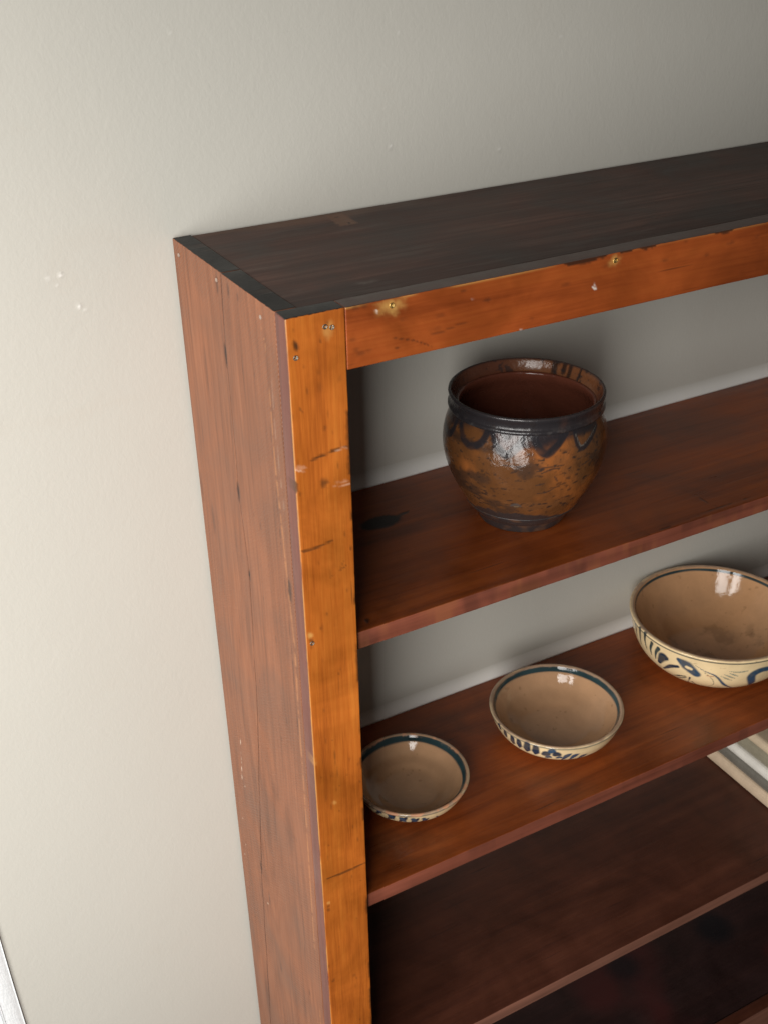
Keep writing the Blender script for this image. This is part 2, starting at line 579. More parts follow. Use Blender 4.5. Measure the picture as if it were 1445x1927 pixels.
def shear_front(V):
    V[:, 1] = ST + 0.0004 + (V[:, 1] - ST - 0.0004) * (seam_y(V[:, 2]) - 0.0005 - ST - 0.0004) / (SEAM - 0.0005 - ST - 0.0004)


def shear_back(V):
    V[:, 1] = D - (D - V[:, 1]) * (D - seam_y(V[:, 2]) - 0.0003) / (D - SEAM - 0.0003)


side_front = board('side_board', (0, TS), (ST + 0.0004, SEAM - 0.0005), (0, TOP), M_SIDE, 11, 0.0009, dy=(0, 0.3), dz=VIS, step=0.0019,
                   paint=paint_side_front, plane=on(0, 0.0), alt=(2, 1), shear=shear_front, wear=0.15)
side_back = board('side_board', (0.0004, TS), (SEAM + 0.0003, D), (0, TOP), M_SIDE, 12, 0.0009, dy=(0, 0.3), dz=VIS, step=0.0019,
                  paint=paint_side_back, plane=on(0, 0.0), alt=(2, 1), shear=shear_back, wear=0.15)
board('side_board', (XR - TS, XR), (ST + 0.0004, D), (0, TOP), M_SIDE, 13, 0.0016, plane=on(0, XR), alt=(2, 1))


# --- stile
def paint_stile(m, V, N):
    S = m.stroke
    m.field(3, sstep(0.6, 0.9, -N[:, 0] + (m.grit - .5) * .4) * 0)
    # scratches and gouges
    S([(581, 868), (605, 858), (625, 849), (640, 846)], 1.5, 0, 0.85, 0.3, 2)
    S([(630, 850), (645, 843), (657, 841)], 0.8, 1, 0.55, 0.3, 3)
    S([(625, 848), (640, 842), (657, 839)], 0.8, 0, 0.7, 0.3, 4)
    S([(553, 880), (565, 880), (576, 881)], 2.0, 1, 0.35, 0.45, 5)
    S([(554, 885), (574, 887)], 0.8, 1, 0.7, 0.3, 6)
    S([(556, 905), (557, 930)], 2.4, 0, 0.85, 0.35, 7)
    S([(624, 917), (640, 914), (659, 910)], 0.7, 1, 0.55, 0.25, 8)
    S([(630, 909), (645, 906), (657, 905)], 1.4, 1, 0.35, 0.45, 9)
    m.spot(611, 909, 4.2, 0, 0.7, 0.8, 1.3, 2, 0.9)
    S([(566, 1042), (580, 1036), (600, 1029), (618, 1021), (632, 1013)], 1.3, 0, 0.75, 0.3, 10)
    S([(566, 1038), (590, 1030)], 1.0, 0, 0.7, 0.3, 11)
    S([(609, 1656), (640, 1645), (665, 1634), (689, 1623)], 1.2, 0, 0.8, 0.2, 12)
    S([(626, 1392), (633, 1440), (640, 1480)], 0.7, 0, 0.5, 0.3, 13)
    S([(625, 1850), (633, 1838)], 1.5, 0, 0.55, 0.3, 14)
    S([(639, 1075), (655, 1062)], 0.8, 0, 0.5, 0.3, 15)
    S([(620, 1090), (640, 1072), (650, 1050)], 0.8, 0, 0.4, 0.3, 16)
    for (u, v, r, s) in [(557, 651, 3.2, 1.0), (558, 656, 2.0, 0.9), (604, 642, 1.0, 0.9), (616, 607, 1.1, 0.8), (612, 805, 2.0, 0.6), (566, 770, 1.3, 0.6), (587, 1207, 3.0, 0.85),
                         (588, 1218, 2.2, 0.5), (661, 1031, 2.0, 0.8), (619, 1712, 2.4, 0.8), (619, 1706, 1.6, .8), (620, 1590, 1.0, 0.7), (640, 1526, 1.2, 0.8), (606, 1463, 1.0, 0.8), (625, 1460, 1.6, .5),
                         (655, 1457, 1.2, 0.6), (673, 1727, 1.1, 0.8), (668, 1835, 2.2, 0.5), (671, 1840, 1.2, .6), (616, 1155, 1.6, .6), (655, 1110, 1.6, .7), (678, 1470, 1.4, .7), (620, 1900, 2, .4),
                         (601, 700, 2.0, 0.35), (603, 728, 3.0, 0.3), (640, 714, 2.4, 0.3), (570, 775, 1.0, .5), (566, 930, 1.6, .6), (574, 690, 1.4, .4), (640, 1260, 1.4, .5), (638, 1268, 1, .6)]:
        m.spot(u, v, r * 0.85, 0, s * (0.75 if s < 0.9 else 1), 0.8, 1.8, 2, 0.8)
    for (u, v, r, s) in [(585, 1196, 3.0, 0.95), (616, 625, 5.5, 0.55), (622, 612, 3.5, 0.5), (630, 1510, 2.2, 0.6), (619, 1699, 1.8, 0.8), (592, 1437, 3, .35), (590, 1430, 3, .3)]:
        m.spot(u, v, r, 2, s, 0.8, 1.2, 2, 0.7)
    # pale worn arris at the outside corner
    e = np.sqrt((V[:, 0]) ** 2 + V[:, 1] ** 2)
    m.field(2, 0.55 * (1 - sstep(0.0005, 0.0011, e)) * sstep(0.3, 0.55, fbm(V, 25, 41, 2)))
    # dark nicks along the inner arris
    nk = (1 - sstep(0.0006, 0.0035, W - V[:, 0] + (m.grit - 0.5) * 0.002)) * sstep(0.56, 0.64, fbm(V, 45, 42, 3))
    m.field(0, 0.8 * nk)
    rnd = random.Random(5)
    for k in range(80):
        t = rnd.uniform(0, 1)
        v = 620 + t * 1300
        u0, u1 = 541 + (v - 600) * 0.0617, 650 + (v - 581) * 0.039
        m.spot(rnd.uniform(u0, u1), v, rnd.uniform(0.5, 1.0), 0, rnd.uniform(0.15, 0.45), 0.8, rnd.uniform(2, 7), 2)


stile = board('stile', (0, W), (0, ST), (0, TOP), M_STILE, 21, 0.0015, dx=(0, W), dz=VIS, step=0.00155, paint=paint_stile, plane=on(1, 0.0), alt=(2, 1), edge_neg_x=True)
board('stile', (XR - W, XR), (0, ST), (0, TOP), M_STILE, 22, 0.0015, plane=on(1, 0.0), alt=(2, 1))


# --- top rail
def paint_rail(m, V, N):
    S = m.stroke
    for (u, v, r, s) in [(737, 577, 7.5, 0.62), (725, 580, 7.0, 0.45), (748, 572, 6, 0.4), (1157, 490, 5.0, 0.6), (1150, 494, 4, .35)]:
        m.spot(u, v, r, 2, s, 0.95, 1.3, 0, 0.9)
    for (u, v, r, s) in [(1118, 535, 1.0, 1.0), (1119, 543, 1.8, 1.0), (1116, 541, 1.2, 1.0), (709, 586, 1.4, 0.7), (889, 562, 1, .6), (980, 622, 1.5, .5)]:
        m.spot(u, v, r, 1, s, 0.5)
    for (u, v, r, s) in [(916, 565, 2.2, 0.75), (826, 594, 2.5, 0.6), (873, 547, 1.6, 0.7), (749, 655, 1.4, 0.9), (680, 665, 3.0, 0.55), (672, 658, 2, .5), (694, 660, 2, .45), (664, 640, 2, .4), (1065, 535, 2.2, 0.5),
                         (1250, 490, 2.2, 0.55), (1375, 457, 2.6, 0.55), (1330, 480, 2, .5), (1000, 600, 1.6, 0.4), (1140, 500, 2, .4), (670, 579, 3.0, .7), (684, 576, 3, .6), (1290, 455, 1.6, .5), (1425, 445, 2, .5), (760, 600, 2, .4), (820, 620, 3, .3)]:
        m.spot(u, v, r * 0.9, 0, s * 0.75, 0.9, 2.4, 0, 0.9)
    S([(800, 630), (830, 625), (860, 612), (890, 606)], 0.9, 0, 0.45, 0.35, 3)
    S([(730, 635), (775, 640), (800, 647), (818, 655)], 0.7, 0, 0.6, 0.2, 4)
    # black paint that ran over the arris
    run = fbm(V * np.array([1, 0, 1]), 38, 71, 4)
    zone = sstep(0.20, 0.26, V[:, 0]) * (1 - sstep(0.36, 0.44, V[:, 0]) * 0.5)
    depth = (0.0006 + 0.0052 * sstep(0.45, 0.75, run)) * (0.25 + 0.75 * zone)
    m.field(0, 0.96 * (1 - sstep(0.7, 1.1, (TOP - V[:, 2]) / depth)) * (N[:, 2] < 0.8) * (fbm(V, 30, 3, 2) > 0.3))
    e = np.sqrt((TOP - V[:, 2]) ** 2 + V[:, 1] ** 2)
    m.field(2, 0.8 * (1 - sstep(0.0007, 0.0016, e)) * sstep(0.42, 0.6, fbm(V, 30, 47, 2)) * (1 - zone * 0.8))
    m.a[N[:, 2] > 0.5, 2] = 0


rail = board('top_rail', (W + 0.0003, XR - W - 0.0006), (0.0002, ST), (TOP - HR, TOP - 0.0004), M_RAIL, 31, 0.0008, dx=(W, 0.62), dz=(0, 2), step=0.0016,
             paint=paint_rail, plane=on(1, 0.0), alt=(2, 1))


# --- top board
def paint_top(m, V, N):
    S = m.stroke
    # pale rectangular patch left by a fitting, with two screw holes
    c = on(2, TOP)(642, 411)
    px = np.abs((V[:, 0] - c[0]) * 0.94 + (V[:, 1] - c[1]) * -0.1)
    py = np.abs(V[:, 1] - c[1])
    m.field(2, 0.8 * (1 - sstep(0.007, 0.010, px + (m.grit - .5) * .003)) * (1 - sstep(0.018, 0.023, py + (m.grit - .5) * .004)))
    for (u, v) in [(633, 407), (657, 418)]:
        m.spot(u, v, 2.0, 0, 1.0, 0.4)
    for (u, v, r, s, st) in [(690, 529, 5, 0.6, 2.5), (655, 559, 4, 0.5, 2), (1090, 440, 2, 0.35, 8), (655, 570, 2, .7, 1), (520, 500, 5, 0.3, 3), (480, 505, 5, 0.35, 3), (1130, 437, 1.4, .35, 10), (560, 545, 3, .3, 2)]:
        m.spot(u, v, r, 1, s, 0.9, st, 0, 1.1)
    # blacker band along the front and the end
    m.field(3, 0.40 * sstep(0.54, 0.70, fbm(V * np.array([0.25, 1, 1]), 16, 55, 3) + 0.5 * (1 - sstep(0.0, 0.05, V[:, 1] - ST)) - 0.05))
    w = fbm(V * np.array([0.22, 1, 1]), 22, 56, 4)
    m.field(2, 0.55 * sstep(0.48, 0.72, w) * (1 - sstep(0.1, 0.35, V[:, 0])) * (N[:, 2] > .5))
    m.field(1, 0.22 * sstep(0.60, 0.72, fbm(V * np.array([0.1, 1, 1]), 150, 57, 3)))


board('top_board', (TS + 0.0005, XR - TS - 0.0005), (ST + 0.0005, D - 0.0006), (TOP - TSH, TOP - 0.0009), M_TOP, 41, 0.0012, dx=(0, 0.80), dy=(0, 0.3), step=0.0022,
      paint=paint_top, plane=on(2, TOP))


# --- shelves
def paint_shelf1(m, V, N):
    m.spot(716, 983, 13.0, 0, 1.0, 0.2, 1.9, 0, 0.2)
    m.stroke([(740, 975), (755, 968), (768, 962)], 2.6, 0, 0.9, 0.2, 3)
    m.stroke([(690, 1164), (692, 1172)], 2.2, 0, 0.9, 0.2, 3)
    m.stroke([(1312, 935), (1330, 945), (1350, 955)], 0.7, 0, 0.7, 0.2, 4)
    m.stroke([(1210, 1011), (1260, 990), (1300, 975), (1340, 958), (1420, 932)], 0.9, 0, 0.8, 0.45, 5)
    m.stroke([(819, 1142), (820, 1168)], 0.8, 0, 0.7, 0.2, 6)
    for (u, v, r, s) in [(700, 1020, 5, .4), (760, 1000, 12, .35), (850, 960, 14, .3)]:
        m.spot(u, v, r, 0, s, 0.95, 3.5, 0, 0.7)
    f = fbm(V * np.array([1, .2, 1]), 30, 61, 3)
    m.field(0, (N[:, 1] < -0.5) * 0.35 * sstep(0.58, 0.7, f))
    m.field(2, (N[:, 1] < -0.3) * 0.25 * sstep(0.55, 0.7, fbm(V, 55, 64, 3)))


def paint_shelf2(m, V, N):
    for (u, v, r, s) in [(950, 1600, 6, .25), (1250, 1180, 10, .3), (1080, 1480, 4, .4), (860, 1340, 14, .25)]:
        m.spot(u, v, r, 0, s, 0.95, 4, 0, 0.7)
    m.field(0, (N[:, 1] < -0.5) * 0.2 * sstep(0.58, 0.7, fbm(V, 40, 62, 3)))


def paint_shelf4(m, V, N):
    m.spot(1342, 1745, 38, 0, 0.9, 0.6, 1, 0, 0.25)
    m.spot(1172, 1820, 36, 0, 0.8, 0.7, 1, 0, 0.25)
    m.field(2, 0.8 * sstep(0.55, 0.75, fbm(V, 9, 66, 3)) * (V[:, 1] > 0.03))


XS0, XS1 = TS + 0.0006, XR - TS - 0.0006


def shelf(z, mat, seed, paint, vis, step):
    o = board('shelf', (XS0, XS1), (YS, D - 0.0008), (z - TSH, z), mat, seed, 0.0011, dx=vis, dy=(0, 0.3), step=step, paint=paint, plane=on(2, z),
              alt=(1, -1), notch=(W + 0.0006, ST + 0.0004))
    # same notch round the right stile
    me = o.data
    co = np.empty(len(me.vertices) * 3, dtype=np.float32)
    me.vertices.foreach_get('co', co)
    co = co.reshape(-1, 3)
    k = (co[:, 0] > XR - W - 0.0006) & (co[:, 1] < ST + 0.0004)
    co[k, 1] = ST + 0.0004
    me.vertices.foreach_set('co', co.ravel())
    me.update()
    return o


shelf(Z1, M_SHELF, 51, paint_shelf1, (0, 0.80), 0.0022)
shelf(Z2, M_SHELF, 52, paint_shelf2, (0, 0.80), 0.0024)
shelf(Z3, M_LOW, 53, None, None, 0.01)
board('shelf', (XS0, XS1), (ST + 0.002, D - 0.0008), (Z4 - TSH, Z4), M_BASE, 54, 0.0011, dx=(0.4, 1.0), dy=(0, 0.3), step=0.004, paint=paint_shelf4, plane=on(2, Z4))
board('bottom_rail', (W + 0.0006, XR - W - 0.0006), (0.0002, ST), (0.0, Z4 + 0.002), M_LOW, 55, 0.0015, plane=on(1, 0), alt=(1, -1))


# --- rounded strips added behind the shelves to stand in for light on the wall
def light_band_strip(z):
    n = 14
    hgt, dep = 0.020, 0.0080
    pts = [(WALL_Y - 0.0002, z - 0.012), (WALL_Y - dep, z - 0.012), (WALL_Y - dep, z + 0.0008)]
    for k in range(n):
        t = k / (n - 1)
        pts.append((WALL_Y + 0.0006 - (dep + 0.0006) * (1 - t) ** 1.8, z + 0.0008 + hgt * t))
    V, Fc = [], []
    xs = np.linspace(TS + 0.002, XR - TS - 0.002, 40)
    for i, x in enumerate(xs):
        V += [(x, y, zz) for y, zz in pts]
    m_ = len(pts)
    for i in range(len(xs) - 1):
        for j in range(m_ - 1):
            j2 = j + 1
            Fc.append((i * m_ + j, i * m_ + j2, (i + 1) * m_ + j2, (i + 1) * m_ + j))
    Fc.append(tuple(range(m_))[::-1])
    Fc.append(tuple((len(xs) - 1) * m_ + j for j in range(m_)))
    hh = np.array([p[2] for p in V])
    g = 0.95 * (1 - sstep(z + 0.002, z + 0.0008 + hgt * 0.95, hh))  # whiter towards the shelf: the band of light is painted in
    return mesh_obj('light_band_strip', V, Fc, M_WALL, case, attrs={'marks': np.stack([g * 0, g, g * 0, g * 0 + 1], 1)})




# --- screws and nails
M_BRASS = plain('old_brass', (0.62, 0.42, 0.14), 0.35, 0.9, 900, 0.4)
M_STEEL = plain('dull_screw_steel', (0.20, 0.17, 0.13), 0.45, 0.7, 900, 0.5)
M_NAIL = plain('nail_filler', (0.34, 0.25, 0.20), 0.6, 0, 900, 0.3)


def screw_mesh(name, rad, mat, slot=True):
    V, Fc = [], []
    n = 14
    prof = [(rad, -0.0006), (rad, 0.0002), (rad * 0.86, 0.0005), (rad * 0.15, 0.00055)]
    for (r_, h) in prof:
        for k in range(n):
            t = 2 * math.pi * k / n
            hh = h
            if slot and abs(math.sin(t)) * r_ < rad * 0.2 and h > 0.0004:
                hh = -0.0003
            V.append((r_ * math.cos(t), r_ * math.sin(t), hh))
    for i in range(len(prof) - 1):
        for k in range(n):
            k2 = (k + 1) % n
            Fc.append((i * n + k, i * n + k2, (i + 1) * n + k2, (i + 1) * n + k))
    Fc.append(tuple((len(prof) - 1) * n + k for k in range(n)))
    me = bpy.data.meshes.new(name)
    me.from_pydata(V, [], Fc)
    me.materials.append(mat)
    return me


ME_BRASS = screw_mesh('screw', 0.0023, M_BRASS)
ME_STEEL = screw_mesh('screw', 0.0021, M_STEEL)
ME_NAIL = screw_mesh('nail_head', 0.0019, M_NAIL, False)


def fix(name, me, plane, u, v, rot, parent, spin=0.4):
    o = bpy.data.objects.new(name, me)
    o.location = plane(u, v)
    e = Euler(rot, 'XYZ').to_matrix() @ Euler((0, 0, spin), 'XYZ').to_matrix()
    o.rotation_euler = e.to_euler()
    return link(o, parent)


FRONT = (math.pi / 2, 0, 0)
SIDE = (0, -math.pi / 2, 0)
for (u, v, s) in [(612, 615, 0.5), (625, 616, 1.2), (557, 674, 0.9), (588, 1211, 0.2)]:
    fix('screw', ME_STEEL, on(1, -0.0001), u, v, FRONT, stile, s)
for (u, v, s) in [(737, 575, 0.7), (1157, 490, 0.1)]:
    fix('screw', ME_BRASS, on(1, -0.0001), u, v, FRONT, rail, s)
for (u, v, p) in [(337, 480, side_back), (408, 527, side_front), (491, 597, side_front)]:
    fix('nail_head', ME_NAIL, on(0, -0.0001), u, v, SIDE, p)

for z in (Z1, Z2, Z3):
    light_band_strip(z)


# ------------------------------------------------------------------ pottery
def catmull(P, per):
    P = np.array(P, float)
    Q = np.vstack([2 * P[0] - P[1], P, 2 * P[-1] - P[-2]])
    out = []
    for i in range(1, len(Q) - 2):
        for t in np.linspace(0, 1, per, endpoint=False):
            a, b, c, d = Q[i - 1], Q[i], Q[i + 1], Q[i + 2]
            out.append(0.5 * ((2 * b) + (c - a) * t + (2 * a - 5 * b + 4 * c - d) * t * t + (3 * b - a - 3 * c + d) * t ** 3))
    out.append(P[-1])
    out = np.array(out)
    out[:, 0] = np.maximum(out[:, 0], 0.0004)
    return out


def resample(P, step):
    L = np.concatenate([[0], np.cumsum(np.linalg.norm(np.diff(P, axis=0), axis=1))])
    n = max(4, int(L[-1] / step))
    s = np.linspace(0, L[-1], n)
    return np.stack([np.interp(s, L, P[:, 0]), np.interp(s, L, P[:, 1])], -1)


def lathe(prof, nseg, wob=0.0, seed=0):
    prof = np.asarray(prof)
    th = np.linspace(0, 2 * np.pi, nseg, endpoint=False)
    Rr, T = np.meshgrid(prof[:, 0], th, indexing='ij')
    Zz = np.repeat(prof[:, 1][:, None], nseg, 1)
    if wob:
        k = 1 + wob * (np.sin(2 * T + seed) * 0.6 + np.sin(3 * T + seed * 2.1) * 0.4)
        Rr = Rr * k
        Zz = Zz + wob * 0.25 * Rr.max() * np.sin(T + seed * 1.3) * (Zz / max(1e-6, Zz.max()))
    V = np.stack([Rr * np.cos(T), Rr * np.sin(T), Zz], -1).reshape(-1, 3)
    n = len(prof)
    idx = np.arange(n * nseg).reshape(n, nseg)
    nx = np.roll(idx, -1, axis=1)
    Q = np.stack([idx[:-1], nx[:-1], nx[1:], idx[1:]], -1).reshape(-1, 4)
    s = np.repeat(np.arange(n)[:, None], nseg, 1).reshape(-1)
    return V, Q, s, T.reshape(-1)


def glaze(name, rough=0.14, bump=0.12, bscale=120, spec=0.5, coat=0.0, speck=0.3):
    m = NT(name)
    tc = m.n('ShaderNodeTexCoord').outputs['Object']
    at = m.n('ShaderNodeAttribute', attribute_name='paint')
    col = at.outputs['Color']
    sp = m.noise(tc, 520, 3, 0.6)
    col = m.mix(m.rng(sp, 0.66, 0.74, 0, speck), col, c4((0.05, 0.03, 0.02)))
    cl = m.noise(tc, 28, 4, 0.6, 0.6)
    k = m.rng(cl, 0.3, 0.7, 0.90, 1.08)
    col = m.mix(1.0, col, m.n('ShaderNodeCombineColor', {0: k, 1: k, 2: k}).outputs[0], 'MULTIPLY')
    m.set(m.bsdf.inputs['Base Color'], col)
    rr = m.math('ADD', m.rng(m.noise(tc, 60, 4, 0.65), 0.35, 0.7, rough * 0.7, rough * 1.5), m.math('MULTIPLY', m.math('SUBTRACT', 1.0, at.outputs['Alpha']), 0.45), clamp=True)
    m.set(m.bsdf.inputs['Roughness'], rr)
    m.set(m.bsdf.inputs['Specular IOR Level'], spec)
    h = m.math('ADD', m.noise(tc, bscale, 3, 0.6, 0.5), m.math('MULTIPLY', m.noise(tc, bscale * 0.3, 2), 1.3))
    m.set(m.bsdf.inputs['Normal'], m.bump(h, bump, 0.003))
    return m.mat


def surf_points(V, N, loc, pix):
    """places on a front-facing surface for photo pixels."""
    Wd = V + np.array(loc)
    pr = project(Wd)
    face = np.einsum('ij,ij->i', N, _C - Wd) > 0
    k = np.where(face)[0]
    out = []
    for (u, v) in pix:
        d = (pr[k, 0] - u) ** 2 + (pr[k, 1] - v) ** 2
        out.append(V[k[d.argmin()]])
    return np.array(out)


def brush(V, pts, widths):
    """0..1 mask of a brush stroke along 3-D points with widths in mm."""
    P = catmull(pts, 10) if len(pts) > 2 else np.array([pts[0] + (pts[1] - pts[0]) * t for t in np.linspace(0, 1, 12)])
    return brush_raw(V, P, np.interp(np.linspace(0, 1, len(P)), np.linspace(0, 1, len(widths)), widths))


def brush_raw(V, P, w):
    m = np.zeros(len(V))
    lo, hi = P.min(0) - 0.012, P.max(0) + 0.012
    k = np.where(np.all((V > lo) & (V < hi), axis=1))[0]
    if not len(k):
        return m
    D_ = np.linalg.norm(V[k][:, None, :] - P[None], axis=2) * 1000
    m[k] = (1 - sstep(0.65, 1.2, D_ / np.maximum(w[None], 0.05))).max(1)
    return m


def catmull3(pts, per=8):
    P = np.array(pts, float)
    if len(P) < 3:
        return np.array([P[0] + (P[-1] - P[0]) * t for t in np.linspace(0, 1, 12)])
    Q = np.vstack([2 * P[0] - P[1], P, 2 * P[-1] - P[-2]])
    out = []
    for i in range(1, len(Q) - 2):
        for t in np.linspace(0, 1, per, endpoint=False):
            a, b, c, d = Q[i - 1], Q[i], Q[i + 1], Q[i + 2]
            out.append(0.5 * ((2 * b) + (c - a) * t + (2 * a - 5 * b + 4 * c - d) * t * t + (3 * b - a - 3 * c + d) * t ** 3))
    out.append(P[-1])
    return np.array(out)


def rotz(P, a):
    c, s = math.cos(a), math.sin(a)
    return P @ np.array([[c, s, 0], [-s, c, 0], [0, 0, 1]])


def lathe_normals(V, Q):
    a = V[Q[:, 1]] - V[Q[:, 0]]
    b = V[Q[:, 3]] - V[Q[:, 0]]
    n = np.cross(a, b)
    N = np.zeros_like(V)
    for j in range(4):
        np.add.at(N, Q[:, j], n)
    return N / np.maximum(np.linalg.norm(N, axis=1, keepdims=True), 1e-12)


def lerp(a, b, t):
    return a * (1 - t[:, None]) + np.array(b)[None] * t[:, None]


NAVY = (0.010, 0.028, 0.055)
TEAL = (0.026, 0.050, 0.055)
BLUE = (0.028, 0.070, 0.125)


def bowl(loc, r, h, seed, strokes, label, rim_in, line_out, repeat, nseg=520, tan=(0.50, 0.292, 0.160), chip=0.0, wob=0.006):
    root = bpy.data.objects.new('bowl', None)
    root.location = loc
    link(root)
    root['label'] = label
    root['category'] = 'bowl'
    root['group'] = 'painted bowls on the second shelf'
    th = 0.052 * r + 0.0012
    z0 = 0.004
    outer = [(0.40 * r, z0), (0.56 * r, z0 + 0.025 * h), (0.72 * r, z0 + 0.12 * h), (0.86 * r, z0 + 0.32 * h), (0.94 * r, z0 + 0.56 * h), (0.982 * r, 0.86 * h), (r, h - 0.0022)]
    rim = [(r - 0.0003, h - 0.0008), (r - th * 0.42, h), (r - th * 0.85, h - 0.0010)]
    inner = [(r - th * 1.06, h - 0.0035), (0.940 * r - th, 0.80 * h), (0.870 * r - th, 0.62 * h), (0.785 * r - th, 0.46 * h), (0.655 * r - th, z0 + 0.24 * h), (0.45 * r, z0 + 0.135 * h), (0.22 * r, z0 + 0.085 * h), (0.0005, z0 + 0.07 * h)]
    prof = resample(catmull([(0.0005, z0)] + [(0.2 * r, z0)] + outer + rim + inner, 12), 0.0012)
    k_rim = int(prof[:, 1].argmax())
    V, Q, s, T = lathe(prof, nseg, wob, seed)
    N = lathe_normals(V, Q)
    zfr = V[:, 2] / h
    col = np.zeros((len(V), 3))
    outside = s <= k_rim
    cream = np.array((0.86, 0.66, 0.38))
    f1 = fbm(V, 30, seed, 3)
    f2 = fbm(V, 140, seed + 7, 3)
    col[:] = np.where(outside[:, None], cream[None] * (0.88 + 0.22 * f1[:, None]), np.array(tan)[None] * (0.9 + 0.2 * f1[:, None]))
    # tiny pits and stains
    col = lerp(col, (0.16, 0.08, 0.035), 0.3 * sstep(0.72, 0.80, f2))
    if rim_in[2]:
        col = lerp(col, (0.13, 0.07, 0.03), rim_in[2] * sstep(0.52, 0.68, fbm(V, 45, seed + 3, 4)) * (~outside) * (1 - sstep(0.25, 0.45, zfr)))
    # painted line inside the rim (uneven width)
    din = (h - V[:, 2]) * 1000
    wv = rim_in[1] * (0.75 + 0.6 * fbm(V, 22, seed + 2, 2))
    ink = np.array(TEAL)[None] * (0.6 + 0.9 * fbm(V, 60, seed + 1, 2))[:, None]
    lm = (~outside) * sstep(rim_in[0] - 0.5, rim_in[0] + 0.4, din) * (1 - sstep(wv + rim_in[0] - 0.6, wv + rim_in[0] + 0.6, din))
    col = col * (1 - lm[:, None]) + ink * lm[:, None]
    if line_out:
        lo_ = outside * sstep(line_out[0] - 0.6, line_out[0] + 0.1, din) * (1 - sstep(line_out[1] - 0.2, line_out[1] + 0.7, din))
        col = col * (1 - 0.85 * lo_[:, None]) + ink * 0.85 * lo_[:, None]
    # brush work on the outside
    shade = fbm(V, 110, seed + 9, 3)
    Vo = np.where(outside)[0]
    for rep in range(repeat):
        ang = 2 * math.pi * rep / repeat
        for (pix, w, tone, holes) in strokes:
            P = surf_points(V[Vo], N[Vo], loc, pix)
            P = rotz(catmull3(P), ang)
            ww = np.interp(np.linspace(0, 1, len(P)), np.linspace(0, 1, len(w)), w)
            mm = np.zeros(len(V))
            mm[Vo] = brush_raw(V[Vo], P, ww)
            if holes:
                ph = rotz(surf_points(V[Vo], N[Vo], loc, holes[0]), ang)
                hm = np.zeros(len(V))
                hm[Vo] = brush_raw(V[Vo], catmull3(ph) if len(ph) > 1 else np.repeat(ph, 2, 0), np.full(len(catmull3(ph)) if len(ph) > 1 else 2, holes[1]))
                mm = mm * (1 - hm)
            mm = mm * (0.93 + 0.07 * sstep(0.35, 0.55, shade))
            tc_ = np.array(tone)[None] * (0.55 + 0.95 * shade[:, None])
            col = col * (1 - mm[:, None]) + tc_ * mm[:, None]
    # worn rim
    alpha = np.ones(len(V))
    dr = np.abs(s - k_rim)
    near = 1 - sstep(1.2, 3.0, dr + (f2 - 0.5) * 2.2)
    wear = sstep(0.25, 0.5, fbm(V, 55, seed + 4, 3))
    pink = np.array((0.44, 0.285, 0.185))[None] * (0.75 + 0.5 * f2[:, None])
    wm = (near * (0.55 + 0.45 * wear))[:, None]
    col = col * (1 - wm) + pink * wm
    alpha -= 0.35 * near * wear
    if chip:
        pc = project(V + np.array(loc))
        cm = (1 - sstep(1.5, 4.0, dr + (f2 - .5) * 5)) * sstep(0.52, 0.58, fbm(V, 90, seed + 6, 3)) * chip
        col = lerp(col, (0.62, 0.30, 0.16), cm)
        alpha -= 0.8 * cm
    o = mesh_obj('body', V, Q, GLAZE_BOWL, root, attrs={'paint': np.concatenate([col, np.clip(alpha, 0, 1)[:, None]], 1)})
    fp = [(0.30 * r, 0.0045), (0.31 * r, 0.0), (0.41 * r, 0.0), (0.43 * r, 0.0052), (0.36 * r, 0.0062), (0.30 * r, 0.0045)]
    Vf, Qf, _, _ = lathe(np.array(fp), 64)
    cf = np.tile(np.array([0.42, 0.25, 0.13, 0.3]), (len(Vf), 1))
    mesh_obj('foot_ring', Vf, Qf, GLAZE_BOWL, root, attrs={'paint': cf})
    return root


GLAZE_BOWL = glaze('clear_bowl_glaze', 0.075, 0.10, 90, 0.5, speck=0.18)


def zm(off, sc, pts):
    return [(off[0] + x / sc, off[1] + y / sc) for x, y in pts]


def st(off, sc, pts, w, tone=NAVY, holes=None):
    return (zm(off, sc, pts), w, tone, (zm(off, sc, holes[0]), holes[1]) if holes else None)


o6, s6 = (670, 1220), 2.726
b2 = []
for (x, y, dx, dy, w) in [(730, 392, 8, 22, 2.6), (762, 428, 6, 26, 3.0), (798, 455, 6, 34, 3.4), (832, 474, 4, 34, 3.6), (876, 492, -4, 36, 4.4), (922, 508, -6, 36, 4.4)]:
    b2.append(st(o6, s6, [(x, y), (x + dx * .5, y + dy * .6), (x + dx, y + dy)], [w * .8, w, 0.6]))
for (x, y, w) in [(972, 540, 4.6), (1003, 528, 4.2), (1028, 545, 4.4), (985, 555, 3.0), (1040, 558, 2.5)]:
    b2.append(st(o6, s6, [(x - 10, y + 4), (x, y), (x + 10, y + 3)], [w * .7, w, w * .6], BLUE if w < 4.3 else NAVY))
for (x, y, w) in [(1078, 552, 3.4), (1118, 552, 3.4), (1158, 552, 3.4), (1200, 548, 3.0), (1245, 538, 2.2)]:
    b2.append(st(o6, s6, [(x + 24, y - 10), (x, y), (x - 30, y + 18)], [0.8, w, 1.0], BLUE))
b2 = [(p, [x * 1.2 for x in w], t, h_) for (p, w, t, h_) in b2]
bowl((0.3655, 0.1154, Z2), 0.0793, 0.0448, 3, b2, 'middle-sized cream bowl with a row of blue leaf strokes, between the smallest and largest bowls',
     (1.2, 5.0, 0.0), (1.6, 2.6), 2)
b1 = []
